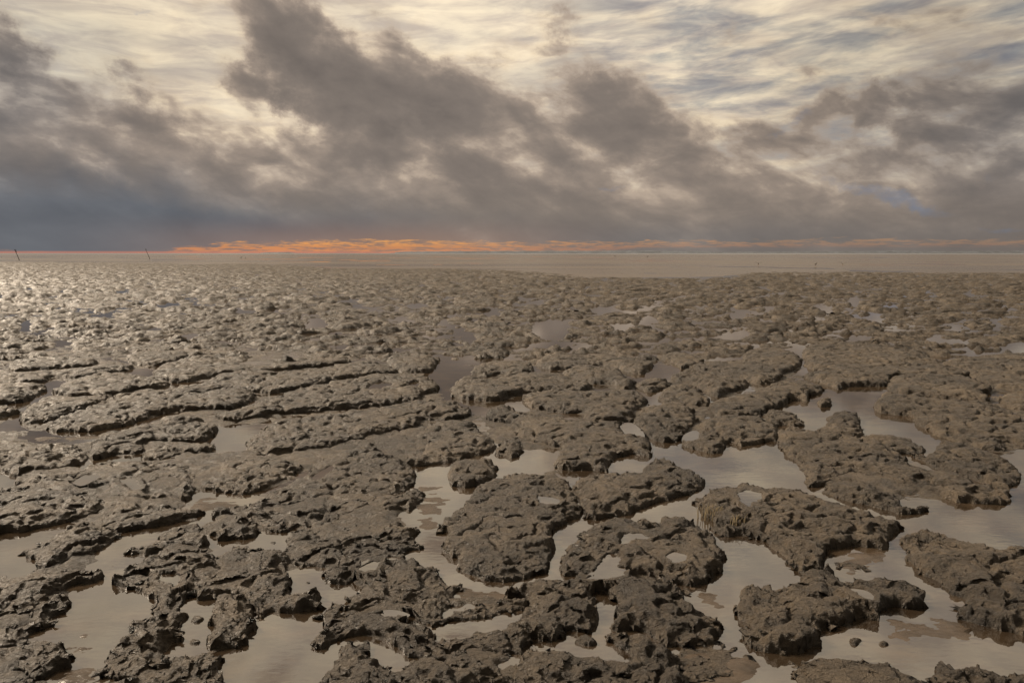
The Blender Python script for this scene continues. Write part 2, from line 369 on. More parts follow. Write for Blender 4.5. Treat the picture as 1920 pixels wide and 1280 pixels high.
# ------------------------------------------------------------------ traced mud mounds: label, outline in the photograph, height (m)
MOUNDS = [
('knobbly mud ridge pointing into the bright pool at the left edge', [(40,1035),(90,1008),(140,982),(172,972),(182,988),(210,992),(216,1012),(190,1028),(165,1040),(140,1050),(100,1062),(75,1066),(65,1052)], .09),
('long dark mud bank at the lower left edge above an oval lump', [(-20,1090),(28,1080),(58,1070),(78,1060),(120,1060),(172,1065),(186,1082),(150,1096),(130,1102),(108,1115),(55,1150),(12,1162),(-20,1162)], .10),
('egg-shaped mud lump leaning at the left end of the wide lower left pool', [(60,1145),(82,1128),(108,1110),(128,1116),(131,1132),(118,1146),(88,1172),(72,1180),(58,1165)], .10),
('low mud lump cut by the left edge, left of the wide lower left pool', [(-20,1185),(0,1180),(32,1160),(55,1172),(70,1180),(45,1207),(0,1225),(-20,1228)], .09),
('pitted crusty mud lump in the bottom left corner beside silty shallows', [(42,1220),(65,1200),(95,1199),(130,1203),(131,1222),(133,1240),(105,1260),(75,1275),(38,1258)], .10),
('small mud knob cut by the bottom edge in the left corner', [(8,1285),(30,1264),(55,1257),(70,1270),(70,1300),(8,1300)], .08),
('winding mud ridge with an oval water hole, right of the wide lower left pool', [(212,1090),(230,1072),(262,1052),(300,1038),(350,1028),(408,1032),(413,1052),(400,1072),(365,1085),(345,1100),(370,1112),(352,1125),(345,1132),(342,1160),(340,1197),(325,1212),(310,1230),(310,1252),(225,1275),(180,1272),(180,1258),(215,1225),(225,1205),(250,1185),(252,1168),(270,1152),(278,1135),(288,1122),(262,1110),(238,1102),(214,1095)], .10),
('broad rugged mud mass above the large bottom pool, with a scalloped right end', [(347,1090),(362,1080),(410,1074),(450,1060),(468,1036),(492,1030),(532,1031),(538,1058),(546,1080),(542,1098),(556,1114),(585,1108),(597,1116),(590,1127),(602,1138),(570,1146),(540,1148),(515,1140),(490,1156),(478,1150),(440,1118),(400,1125),(365,1120)], .095),
('upright blunt mud block between the slot pool and the large bottom pool', [(405,1117),(425,1112),(462,1114),(490,1130),(487,1150),(463,1190),(447,1212),(400,1217),(390,1197),(398,1160)], .12),
('mud bank at the bottom edge, left of the large bottom pool', [(205,1295),(225,1274),(262,1262),(310,1258),(325,1232),(362,1220),(390,1212),(405,1230),(405,1255),(400,1300),(205,1300)], .10),
('long low mud tongue at left, tapering right beside a shadowed channel', [(190,988),(205,965),(200,950),(240,942),(325,948),(380,957),(370,968),(345,975),(300,985),(262,992),(215,1000)], .09),
('wrinkled mud hummock above the winding ridge with the water hole', [(240,1040),(240,1032),(262,1020),(285,1015),(312,995),(350,980),(380,987),(385,1002),(391,1018),(370,1028),(312,1028),(300,1037)], .085),
('square mud boulder with a dark overhung front, left of a golden puddle', [(397,1000),(420,980),(448,967),(478,975),(482,995),(470,1008),(425,1012),(400,1008)], .11),
('small mud hummock just below the square mud boulder', [(410,1042),(445,1020),(485,1022),(487,1030),(470,1045),(460,1062),(430,1060),(412,1050)], .075),
('wide smooth mud slab left of the pale wet channel in the lower middle', [(540,998),(562,988),(620,992),(655,985),(710,982),(742,975),(760,982),(792,990),(785,1005),(775,1018),(782,1030),(762,1038),(755,1045),(712,1045),(705,1050),(675,1055),(672,1078),(650,1095),(620,1090),(608,1078),(605,1065),(580,1060),(545,1055),(530,1020)], .085),
('rounded sloping mud slab between the egg puddle and the crescent crack', [(672,1080),(690,1062),(712,1048),(762,1047),(810,1060),(830,1078),(836,1095),(855,1100),(842,1115),(853,1125),(850,1140),(830,1158),(812,1175),(790,1168),(768,1155),(742,1142),(690,1138),(650,1142),(628,1138),(625,1130),(650,1122),(680,1112),(672,1098)], .085),
('curved snout-like mud ridge reaching left into the large bottom pool', [(605,1142),(625,1135),(680,1142),(730,1150),(780,1163),(812,1178),(835,1197),(850,1205),(860,1230),(820,1240),(790,1242),(770,1228),(745,1212),(692,1195),(640,1196),(600,1211),(592,1195),(606,1170)], .10),
('wedge-shaped mud slab at the bottom edge, right of the large bottom pool', [(602,1265),(630,1235),(650,1208),(660,1202),(680,1215),(705,1232),(738,1258),(745,1258),(768,1242),(790,1235),(830,1228),(890,1232),(930,1255),(945,1300),(600,1300)], .10),
('narrow mud tongue above the long puddle in the lower middle', [(832,1165),(845,1148),(880,1132),(920,1125),(965,1122),(990,1130),(975,1148),(940,1150),(915,1152),(880,1160),(850,1170)], .075),
('low rounded mud bank below the long puddle in the lower middle', [(830,1200),(852,1192),(880,1180),(935,1166),(965,1162),(985,1175),(1000,1205),(985,1215),(960,1230),(900,1232),(860,1235)], .08),
('large mud slab split by a deep narrow slot of water, lower middle', [(955,1112),(985,1092),(1022,1075),(1085,1082),(1170,1082),(1210,1077),(1242,1085),(1285,1110),(1292,1125),(1322,1145),(1355,1175),(1350,1195),(1310,1210),(1272,1207),(1242,1210),(1210,1185),(1175,1178),(1148,1175),(1155,1130),(1135,1100),(1122,1100),(1120,1135),(1112,1180),(1082,1183),(1065,1180),(1035,1198),(998,1203),(960,1200),(940,1185),(975,1155),(985,1130),(950,1120)], .11),
('rough mud bank along the bottom edge below the triangular islet', [(975,1225),(1005,1215),(1067,1215),(1100,1225),(1172,1235),(1185,1222),(1140,1202),(1150,1180),(1177,1182),(1210,1200),(1242,1210),(1272,1247),(1280,1262),(1262,1300),(975,1300),(960,1265)], .09),
('pocked mud slab holding three small puddles, right of the smooth slab', [(1062,1022),(1080,1010),(1098,988),(1120,980),(1170,970),(1230,974),(1260,966),(1290,972),(1312,985),(1335,997),(1345,1022),(1350,1040),(1348,1062),(1345,1078),(1310,1095),(1290,1102),(1260,1098),(1240,1085),(1180,1080),(1080,1080),(1055,1072),(1060,1045)], .11),
('big smooth-sloped mud slab in the lower centre beside the pale wet channel', [(828,990),(845,965),(880,935),(900,910),(930,895),(975,885),(1030,890),(1060,905),(1085,940),(1088,965),(1050,985),(1035,1003),(1035,1030),(1035,1062),(1010,1072),(960,1088),(910,1088),(880,1080),(855,1062),(848,1045),(832,1030),(835,1010)], .10),
('whale-backed mud mound ending in a rounded nose in the broad central pool', [(1075,900),(1100,892),(1140,885),(1200,880),(1220,865),(1247,860),(1272,872),(1300,885),(1320,902),(1318,912),(1295,925),(1248,938),(1210,950),(1175,962),(1145,970),(1110,975),(1095,967),(1090,940),(1070,920)], .11),
('tiny mud lump above the big smooth-sloped slab in the centre', [(945,893),(965,885),(985,895),(985,910),(960,912),(945,905)], .05),
('branching mud mound in the centre with a stubby arm over the pool', [(968,815),(955,795),(918,790),(912,778),(940,768),(997,778),(1035,788),(1100,788),(1140,792),(1165,795),(1168,810),(1200,820),(1218,828),(1220,848),(1215,857),(1185,852),(1152,860),(1140,878),(1135,885),(1085,880),(1065,882),(1035,875),(1042,860),(1055,850),(1048,835),(1042,838),(1005,832),(975,822)], .10),
('flat wrinkled mud mound right of centre below a small round-ended pool', [(985,742),(1035,735),(1085,737),(1120,735),(1175,738),(1200,742),(1215,755),(1190,768),(1185,790),(1165,792),(1130,793),(1100,787),(1095,775),(1060,775),(1022,770),(992,762)], .085),
('lumpy mud mound left of a small square puddle, north shore of the broad pool', [(1190,792),(1200,772),(1242,758),(1275,755),(1298,768),(1298,778),(1310,790),(1302,800),(1282,812),(1278,826),(1258,830),(1240,828),(1212,820),(1195,800)], .09),
('mud mound with hanging knobs along the north shore of the broad pool', [(1280,832),(1310,818),(1318,795),(1330,785),(1385,782),(1440,790),(1455,805),(1458,825),(1440,828),(1410,832),(1385,835),(1370,828),(1362,838),(1355,848),(1335,850),(1300,843)], .10),
('short round mud mound above the lumpy one, right of centre', [(1238,742),(1258,726),(1300,726),(1318,742),(1330,755),(1322,762),(1292,760),(1270,756),(1245,755)], .08),
('wide crumpled mud mass left of the pool with the tiny round islet', [(1328,762),(1350,750),(1380,745),(1420,735),(1450,722),(1480,718),(1510,722),(1540,727),(1535,738),(1515,743),(1512,752),(1490,750),(1467,756),(1466,763),(1440,770),(1420,782),(1385,785),(1345,785),(1335,775)], .09),
('small mud point sticking right below the pool with the tiny round islet', [(1435,778),(1455,772),(1490,778),(1508,793),(1490,800),(1462,798),(1440,800)], .07),
('long rippled mud ridge running down to the right behind the broad pool', [(1455,812),(1480,805),(1527,808),(1555,807),(1615,820),(1620,835),(1665,840),(1697,860),(1695,870),(1740,880),(1778,885),(1828,900),(1870,915),(1890,925),(1888,940),(1870,945),(1815,942),(1765,932),(1715,918),(1678,912),(1658,900),(1620,892),(1590,895),(1545,910),(1512,912),(1505,875),(1480,860),(1462,838)], .095),
('low mud spur below the long rippled ridge at right', [(1540,912),(1590,895),(1627,907),(1665,922),(1685,935),(1690,952),(1722,947),(1745,957),(1722,963),(1685,963),(1652,955),(1602,942),(1557,930)], .085),
('squarish mud knoll standing up at the near shore of the right pool', [(1555,780),(1580,773),(1610,782),(1612,800),(1617,822),(1595,832),(1565,832),(1548,818),(1530,812),(1553,795)], .10),
('small flat mud lump right of the squarish knoll', [(1612,825),(1640,817),(1665,815),(1697,820),(1715,832),(1732,840),(1730,850),(1692,853),(1665,850),(1635,840)], .075),
('mud mound with a bulging right end above the long rippled ridge', [(1715,852),(1740,855),(1765,832),(1815,835),(1840,842),(1870,850),(1900,870),(1911,892),(1905,905),(1888,918),(1860,912),(1825,900),(1775,885),(1738,872)], .095),
('big mud mass at the right edge forming the east shore of the right pool', [(1642,757),(1655,742),(1690,745),(1727,740),(1742,752),(1790,755),(1852,757),(1877,767),(1910,785),(1915,795),(1945,805),(1945,838),(1890,832),(1878,845),(1840,845),(1825,838),(1780,825),(1742,810),(1717,795),(1712,782),(1680,778),(1643,770)], .095),
('mud mound northeast of the right pool with a notched left end', [(1662,722),(1680,708),(1740,702),(1800,708),(1850,725),(1852,738),(1842,740),(1852,755),(1790,752),(1740,745),(1700,742),(1672,735)], .09),
('broad mud plateau along the north shore of the right pool', [(1510,675),(1505,660),(1530,648),(1600,645),(1690,655),(1750,675),(1765,685),(1820,705),(1750,710),(1680,708),(1665,720),(1655,725),(1620,725),(1590,725),(1570,730),(1550,722),(1522,712),(1502,705),(1545,697),(1518,692),(1510,685)], .09),
('mud plateau at the right edge behind the thin diagonal crack', [(1762,682),(1800,675),(1860,668),(1945,670),(1945,732),(1890,732),(1850,725),(1815,707),(1780,692)], .085),
('small mud mound cut by the right edge beside a narrow inlet', [(1875,747),(1897,738),(1945,730),(1945,768),(1915,770),(1890,765)], .075),
('tiny round mud islet alone in the right pool', [(1533,755),(1540,749),(1549,746),(1558,751),(1560,756),(1552,763),(1540,763)], .075),
('mud mound left of the narrow winding inlet at right', [(1400,660),(1440,655),(1490,665),(1502,684),(1480,697),(1455,703),(1430,695),(1395,680)], .085),
('elongated mud mound above the triangular pool right of centre', [(1005,680),(1035,670),(1110,668),(1172,668),(1225,683),(1212,693),(1207,701),(1185,700),(1135,688),(1060,693),(1022,692)], .085),
('hooked mud mound left of the triangular pool right of centre', [(1055,698),(1100,688),(1135,692),(1165,698),(1168,708),(1190,718),(1185,726),(1175,735),(1158,730),(1145,722),(1110,720),(1080,712)], .085),
('small dark mud islet below the triangular pool', [(1190,722),(1210,712),(1235,712),(1258,720),(1247,728),(1222,735),(1200,730)], .075),
('wavy mud mound right of the triangular pool', [(1260,708),(1280,700),(1310,698),(1350,708),(1395,715),(1400,725),(1372,735),(1345,745),(1322,732),(1292,720),(1265,717)], .085),
('mud mound under the thin horizontal pool right of centre', [(1295,692),(1325,680),(1385,678),(1440,685),(1470,700),(1450,720),(1418,720),(1385,710),(1335,702)], .08),
('little mud mound between the triangular pool and the thin horizontal pool', [(1232,670),(1272,662),(1317,675),(1320,681),(1295,690),(1277,692),(1265,682)], .075),
('rugged mud mound just right of the still central pool', [(845,740),(865,712),(892,708),(920,715),(960,706),(1000,704),(1040,702),(1080,715),(1110,728),(1085,738),(1035,736),(985,738),(950,745),(935,752),(900,752),(870,748)], .09),
('small crested mud mound at the back of the still central pool', [(885,695),(905,682),(960,678),(995,683),(997,700),(960,707),(935,703),(905,707),(890,703)], .08),
('smooth mud knob at the west shore of the small brown pool in the centre', [(935,838),(945,822),(965,818),(978,828),(980,845),(965,858),(945,855),(930,850)], .08),
('isolated smooth mud boulder standing at the head of the pale wet channel', [(840,878),(860,863),(892,860),(917,862),(932,877),(925,892),(895,910),(845,910)], .12),
('mud mound with a cleft top, directly behind the isolated smooth boulder', [(782,820),(800,802),(835,792),(890,795),(897,810),(910,820),(930,830),(930,842),(910,850),(880,858),(842,868),(780,875),(760,872),(772,852),(805,830)], .095),
('very long mud ridge left of centre, ending at the foaming narrow channel', [(470,825),(492,805),(530,790),(605,780),(697,770),(730,765),(792,755),(855,757),(882,770),(880,782),(855,788),(792,790),(780,802),(730,812),(692,822),(642,835),(567,850),(480,857),(465,845)], .09),
('oval crusty mud mound left of the still central pool', [(728,673),(768,665),(812,672),(818,682),(805,697),(768,700),(738,692)], .085),
('thin straight mud ridge sloping up to the right, left of centre', [(440,725),(480,720),(517,705),(605,692),(680,682),(737,690),(740,700),(680,706),(617,718),(555,733),(505,738),(470,735),(440,738)], .08),
('long mud ridge with two thin puddles on its crest, left of centre', [(410,788),(412,780),(440,770),(480,760),(555,735),(620,720),(660,712),(730,705),(792,707),(815,717),(822,727),(812,737),(790,742),(787,755),(742,760),(655,767),(600,772),(542,777),(480,785),(430,792)], .09),
('pitted mud slab with a sliver puddle, left of the pale wet channel', [(630,850),(660,838),(700,832),(720,850),(740,852),(762,870),(778,885),(777,907),(745,922),(697,930),(630,935),(560,945),(510,950),(480,965),(450,960),(500,925),(560,895),(590,875)], .085),
('forked mud lump with two stubby feet beside the pale wet channel', [(742,925),(780,912),(792,930),(780,952),(767,960),(755,952),(748,960),(732,965),(715,962),(700,945),(690,935)], .08),
('irregular mud mound above the wide smooth slab, lower left of centre', [(530,965),(560,955),(600,945),(640,935),(680,930),(697,942),(692,955),(655,965),(637,980),(620,990),(560,990),(540,998),(500,995),(490,980)], .08),
('smooth whaleback mud mound with a shadowed front, left of centre', [(372,908),(400,895),(420,870),(450,862),(480,860),(520,860),(555,868),(565,882),(530,900),(500,915),(470,925),(430,925),(385,918)], .09),
('long spindle-shaped mud ridge in the left middle, above the golden pool', [(85,805),(112,785),(170,767),(220,745),(300,735),(362,742),(420,730),(475,735),(472,752),(437,767),(375,770),(300,777),(262,790),(225,800),(162,810),(100,808)], .085),
('mud ridge right of the grey winding inlet at left', [(47,770),(75,755),(105,750),(175,745),(215,742),(205,752),(175,765),(125,780),(87,792),(38,793)], .08),
('mud mound with a round left end above the grey winding inlet at left', [(105,732),(135,715),(187,702),(250,707),(300,710),(320,720),(295,728),(250,733),(212,743),(140,745),(108,742)], .08),
('mud mound cut by the left edge, above the grey winding inlet', [(-25,722),(50,722),(90,727),(70,740),(50,752),(0,760),(-25,760)], .08),
('small mud point cut by the left edge, in the grey winding inlet', [(-25,760),(15,762),(37,772),(15,780),(-25,788)], .07),
('mud mound near the left edge just below a bright pool', [(18,685),(45,675),(125,672),(175,675),(180,685),(150,688),(75,693),(22,697)], .075),
('low ragged mud bank crossing the left edge', [(-25,705),(75,700),(150,692),(225,683),(250,687),(237,695),(200,700),(150,710),(100,706),(75,718),(-25,722)], .075),
('little mud mound right of the small inlet at left', [(240,668),(275,660),(350,662),(337,675),(300,685),(250,682)], .07),
('broad mud bank below the slender pool left of centre', [(290,697),(325,680),(400,672),(480,690),(560,682),(640,672),(650,682),(560,692),(480,700),(420,702),(375,712),(325,718),(295,708)], .075),
('mud mound above the long spindle-shaped ridge at left', [(300,737),(375,720),(412,705),(480,697),(520,700),(500,712),(470,728),(425,732),(370,742),(320,740)], .075),
('mud bank left of the golden pool with a shadowed overhang', [(168,845),(180,825),(225,810),(300,792),(337,780),(375,785),(407,800),(402,815),(380,827),(325,832),(275,835),(270,850),(225,850),(190,860),(170,860)], .10),
('short mud bank just below the golden pool', [(270,850),(300,835),(350,832),(395,830),(402,840),(387,850),(350,852),(312,860),(270,862)], .075),
('flat mud bank at the left edge with a long dark undercut front', [(-25,835),(62,830),(125,832),(162,850),(163,862),(150,870),(100,885),(50,890),(25,893),(-25,870)], .095),
('broad dark mud bank at the left edge above the bright left pool', [(-25,925),(25,910),(75,912),(160,920),(190,935),(198,950),(175,967),(75,990),(0,1000),(-25,1003)], .10),
('uneven mud slab at left holding two small bright puddles', [(20,905),(50,890),(112,885),(150,878),(185,865),(240,862),(300,865),(345,870),(365,880),(365,905),(330,900),(300,905),(290,915),(300,925),(320,920),(322,932),(300,945),(262,945),(215,940),(195,930),(165,915),(120,910),(75,912)], .075),
('upright mud knob right of the slab with two bright puddles', [(325,915),(345,893),(362,893),(368,912),(362,933),(330,937)], .09),
('flat mud bank above the square mud boulder', [(395,960),(420,950),(470,945),(500,950),(530,960),(525,975),(485,985),(440,970),(400,972)], .07),
('broad mud mound with a round puddle on top, beside the broad central pool', [(1310,945),(1312,932),(1335,917),(1385,908),(1440,915),(1500,918),(1540,937),(1600,952),(1650,965),(1685,982),(1690,990),(1662,1010),(1657,1028),(1615,1024),(1560,1027),(1550,1035),(1550,1055),(1530,1075),(1497,1078),(1490,1060),(1472,1045),(1440,1020),(1400,1005),(1365,1005),(1340,998),(1335,980),(1318,968)], .11),
('knotted mud mound with a rounded right head, lower right', [(1380,1145),(1390,1122),(1405,1100),(1440,1098),(1460,1100),(1495,1085),(1505,1068),(1550,1062),(1580,1085),(1615,1082),(1672,1078),(1702,1090),(1725,1108),(1726,1130),(1718,1145),(1665,1143),(1640,1155),(1595,1165),(1575,1180),(1533,1182),(1530,1205),(1505,1222),(1450,1222),(1410,1215),(1390,1200),(1400,1175),(1383,1160)], .11),
('large mud mound running off the right edge, lower right', [(1692,1015),(1700,1002),(1720,995),(1765,1002),(1805,1012),(1865,1020),(1950,1038),(1950,1190),(1900,1185),(1860,1180),(1810,1165),(1788,1148),(1815,1130),(1802,1120),(1778,1110),(1765,1100),(1760,1088),(1730,1075),(1702,1048)], .10),
('mud lump with a sharp left corner in the bottom right corner', [(1748,1260),(1760,1245),(1780,1245),(1815,1255),(1870,1262),(1950,1268),(1950,1300),(1760,1300)], .08),
('low grainy mud bank at the bottom edge, lower right', [(1502,1300),(1498,1250),(1515,1235),(1550,1232),(1650,1240),(1690,1252),(1715,1270),(1735,1300)], .035),
('faint silt ridge barely above water beside the knotted mound', [(1567,1058),(1580,1052),(1605,1055),(1628,1064),(1600,1066),(1578,1064)], .022),
('smooth sodden mud shoulder below the slab with the deep slot', [(1255,1228),(1300,1212),(1350,1210),(1390,1228),(1380,1250),(1300,1278),(1270,1272)], .025),
]
CLODS = [
('oval mud clod, upper of two in the slot pool', [(357,1162),(364,1153),(374,1152),(382,1158),(378,1165),(366,1168),(358,1167)], .03),
('oval mud clod, lower of two in the slot pool', [(355,1204),(361,1197),(370,1196),(376,1201),(372,1207),(361,1209)], .028),
('triangular mud islet in the forked puddle, lower middle', [(1073,1202),(1088,1190),(1100,1187),(1120,1205),(1105,1212),(1080,1207)], .045),
('small mud clod, left of two in the muddy shallows at lower right', [(1590,1200),(1602,1193),(1617,1198),(1608,1210),(1595,1208)], .03),
('small mud clod, right of two in the muddy shallows at lower right', [(1645,1205),(1655,1200),(1668,1208),(1655,1211)], .022),
('tiny mud speck poking out of the star-shaped puddle', [(573,1091),(577,1089),(582,1090),(581,1093),(575,1094)], .014),
('dark mud crumb in the golden puddle beside the square boulder', [(505,1016),(512,1014),(519,1015),(516,1020),(508,1020)], .014),
]
# puddles held above the general water level: label, outline, level (m)
PUDDLES = [
('oval puddle in the winding ridge', [(299,1076),(316,1074),(333,1085),(337,1096),(315,1100),(302,1090)], .035),
('egg-shaped puddle', [(673,1062),(690,1052),(712,1052),(706,1064),(685,1073),(676,1070)], .045),
('wedge puddle in the pocked slab', [(1092,1083),(1125,1065),(1135,1042),(1150,1038),(1172,1050),(1165,1062),(1170,1078),(1140,1085)], .05),
('upper puddle in the pocked slab', [(1162,1025),(1167,1000),(1190,997),(1220,1005),(1200,1012),(1175,1022)], .055),
('right puddle in the pocked slab', [(1250,1043),(1262,1033),(1290,1038),(1282,1053),(1268,1055)], .06),
('thin puddle on the smooth slab', [(1008,928),(1045,936),(1042,946),(1018,943)], .06),
('round puddle on the broad mound', [(1382,930),(1390,920),(1417,920),(1430,932),(1420,945),(1402,950)], .065),
('puddle in the knotted mound', [(1595,1104),(1630,1110),(1632,1122),(1610,1118)], .06),
('left crest puddle', [(686,731),(703,717),(735,716),(734,727)], .05),
('right crest puddle', [(762,721),(785,715),(794,722),(775,728)], .05),
('sliver puddle', [(587,894),(617,872),(623,880),(614,890),(596,898)], .05),
('left bright puddle', [(140,900),(158,890),(188,890),(172,902),(152,909)], .04),
('right bright puddle', [(225,901),(245,897),(265,910),(250,921),(238,914)], .04),
('square puddle', [(1165,796),(1186,794),(1206,814),(1200,820),(1170,812)], .03),
('small notch puddle', [(1280,826),(1290,812),(1305,808),(1310,818),(1296,826)], .03),
('crescent puddle', [(716,1147),(735,1146),(760,1151),(752,1155),(730,1153)], .03),
]
# open water in the middle distance (kept free of mounds)
POOLS = [
 [(100,650),(118,640),(136,648),(132,664),(104,666)], [(36,612),(48,600),(62,600),(57,618),(40,622)],
 [(442,650),(470,644),(500,666),(528,686),(515,693),(488,686),(468,668)], [(576,598),(600,595),(613,606),(606,613),(582,611)],
 [(212,682),(234,661),(246,663),(241,673)], [(820,605),(835,598),(850,610),(870,618),(893,632),(890,643),(868,641),(852,622)],
 [(1003,605),(1030,599),(1062,602),(1066,620),(1047,641),(1020,633),(998,626)], [(1198,604),(1215,591),(1234,598),(1232,607),(1204,609)],
 [(1320,673),(1360,667),(1418,674),(1416,681),(1330,681)], [(1335,629),(1395,619),(1407,628),(1382,638),(1345,637)],
 [(1478,650),(1512,644),(1517,650),(1502,662),(1507,685),(1497,701),(1480,700),(1490,680)], [(1583,652),(1632,651),(1630,665),(1600,669)],
 [(1736,638),(1750,631),(1780,636),(1828,642),(1822,647),(1770,646)], [(1873,650),(1895,641),(1945,644),(1945,666),(1885,663)],
 [(1856,598),(1876,602),(1880,616),(1848,621),(1862,610)], [(1768,621),(1795,611),(1800,621)], [(1590,562),(1606,555),(1614,562),(1603,577)],
 [(1530,575),(1545,574),(1562,582),(1550,589)], [(1600,579),(1647,584),(1652,600),(1668,607),(1620,601),(1598,592),(1642,592)],
 [(1806,549),(1822,548),(1820,557),(1811,556)], [(1430,572),(1452,571),(1452,583),(1440,585)], [(1366,592),(1390,579),(1402,590),(1385,602)],
 [(1150,612),(1170,606),(1185,615),(1165,622)], [(985,568),(1015,563),(1020,570),(995,575)], [(1110,580),(1150,575),(1155,584),(1120,588)], [(440,582),(470,578),(478,586),(450,590)],
 [(760,572),(790,568),(800,575),(770,580)], [(905,585),(930,582),(940,592),(915,596)], [(1080,645),(1105,640),(1112,650),(1090,656)], [(290,570),(330,566),(335,574),(300,577)], [(185,590),(205,586),(210,594),(190,597)],
]
# sodden mud shoals, just awash: outline, height above water (m)
SHOALS = [
 ([(780,905),(838,915),(848,950),(832,985),(790,1000),(770,955)], .006), ([(842,1100),(870,1095),(950,1112),(985,1135),(965,1150),(900,1150),(858,1125)], .012),
 ([(1245,1215),(1400,1220),(1430,1260),(1400,1300),(1240,1300)], .008), ([(1550,1030),(1650,1030),(1690,1060),(1600,1080),(1550,1060)], .006),
 ([(1690,1140),(1790,1150),(1860,1190),(1760,1230),(1620,1190)], .004), ([(640,975),(720,960),(760,975),(700,985)], .006), ([(1290,1105),(1340,1100),(1380,1150),(1360,1200),(1330,1150)], .006),
 ([(130,1190),(190,1200),(200,1280),(110,1290),(105,1265)], .006), ([(80,1050),(130,1045),(185,1060),(230,1040),(210,1075),(150,1065)], .006), ([(360,930),(450,925),(500,940),(400,960),(330,970)], .006),
 ([(70,818),(150,812),(220,820),(120,835),(60,832)], .006), ([(690,820),(760,800),(790,815),(760,850),(710,845)], .005), ([(870,775),(905,778),(915,800),(900,812)], .005),
]
# ------------------------------------------------------------------ build: near mounds
HOLES = [(to_ground(p, flat=z), z) for _, p, z in PUDDLES]
POOLG = [to_ground(p, flat=0.0) for p in POOLS]
def main_piece(mask, d):
    """only the connected patch that holds the deepest point"""
    m = np.zeros(mask.shape, bool); m.flat[np.argmax(np.where(mask, d, -9))] = True
    while True:
        g = m.copy()
        for _ in range(12):
            n = g.copy(); n[1:] |= g[:-1]; n[:-1] |= g[1:]; n[:, 1:] |= g[:, :-1]; n[:, :-1] |= g[:, 1:]; g = n & mask
        if (g == m).all(): return m
        m = g
def build_mound(name, label, outline, H, cat, group, seed):
    small = cat == 'mud clod'
    G = to_ground(outline, zback=0.30*H)
    lo = G.min(0)-0.12; hi_ = G.max(0)+0.12
    d0 = max(1.8, G[:, 1].min()); cell = 0.0023*d0
    if small: cell *= 0.6
    nx = int((hi_[0]-lo[0])/cell)+2; ny = int((hi_[1]-lo[1])/cell)+2
    XX, YY = np.meshgrid(np.linspace(lo[0], hi_[0], nx), np.linspace(lo[1], hi_[1], ny))
    # ragged rim
    e = 0.0 if small else 1.0
    rx = XX+e*(0.050*fbm(XX*6, YY*6, 4, seed=3)); ry = YY+e*(0.060*fbm(XX*6+40, YY*6, 4, seed=4))
    d = sdf(rx, ry, G)
    d = d+e*(0.028*fbm(XX*15, YY*15, 3, 0.6, seed=5)+0.020)
    dx_, dy_ = (hi_[0]-lo[0])/(nx-1), (hi_[1]-lo[1])/(ny-1)
    gy, gx = np.gradient(d, dy_, dx_)
    gl = np.maximum(np.hypot(gx, gy), 1e-5); gx, gy = gx/gl, gy/gl
    if small:
        t = np.clip((d+0.008*fbm(XX*40+seed, YY*40, 2, seed=6))/max(d.max(), .01), 0, 1); Z = np.where(d > -0.006, 0.62*H*np.sqrt(t*(2-t))-0.003, d*0.8)
        Z = Z+0.45*relief(XX*2.2+seed, YY*2.2)*(d > 0)*sstep(0, .03, d)
    else:
        tilt = 1.0+0.25*fbm(XX*1.3+seed, YY*1.3, 2, seed=8)
        Z = profile(d, gx, gy, (0.57+0.37*sstep(4.5, 7.5, YY))*H, XX, YY)*np.where(d > 0, tilt, 1)
        k = sstep(-0.005, 0.05, d)
        Z = Z+1.15*relief(XX, YY)*k*(min(1.0, H/0.08))
    for (P, lev) in HOLES:
        if P[:, 0].max() < lo[0] or P[:, 0].min() > hi_[0] or P[:, 1].max() < lo[1] or P[:, 1].min() > hi_[1]: continue
        dh = sdf(rx, ry, P)
        # a shallow dish whose rim stays above the puddle's level
        Z = np.where(dh > 0, np.minimum(Z, lev-0.004-0.4*np.minimum(dh, .04)), Z)
        Z = np.where((dh <= 0) & (dh > -0.16), np.minimum(Z, lev+0.002+(-dh)*1.5+0.35*np.maximum(Z-lev, 0)), Z)
        Z = np.where((dh <= 0) & (dh > -0.035) & (d > 0.0), np.maximum(Z, lev+0.003+0.25*(-dh)), Z)
    # undercut cliffs: low parts of the wall step back under the rim
    low = np.clip(1-Z/(0.75*H), 0, 1)*(d > -0.02)
    under = (0.030 if not small else 0.004)*low*(0.5+0.8*np.clip(fbm(XX*9, YY*9, 2, seed=61)+0.4, 0, 1))
    XO = XX+gx*under; YO = YY+gy*under
    # rough walls
    XO = XO+0.006*fbm(XX*30, Z*60+YY*20, 2, seed=62)*e; YO = YO+0.006*fbm(YY*30+7, Z*60+XX*20, 2, seed=63)*e
    o = grid_mesh(name, XO, YO, Z, main_piece(Z > -0.022, d), MUD)
    return tag(o, label, cat, group)
TRACED = []
for i, (lab, P, H) in enumerate(MOUNDS):
    build_mound('mud_mound', lab, P, H, 'mud mound', 'eroded mud mounds on the flat', i)
    TRACED.append(to_ground(P, zback=0.65*H))
for i, (lab, P, H) in enumerate(CLODS):
    build_mound('mud_clod', lab, P, H, 'mud clod', 'small mud clods in the pools', 50+i)
for (lab, P, z), (G, lev) in zip(PUDDLES, HOLES):
    c = G.mean(0); D_ = G-c; n = len(G)
    r = np.linalg.norm(D_, axis=1, keepdims=True); Q = c+D_*(1+0.02/np.maximum(r, .02))
    co = np.concatenate([np.c_[Q, np.full(n, z)], [[c[0], c[1], z]]])
    tri = np.array([[k, (k+1) % n, n] for k in range(n)])
    tag(raw_mesh('puddle', co, tri, WATER, smooth=False), kind='structure')

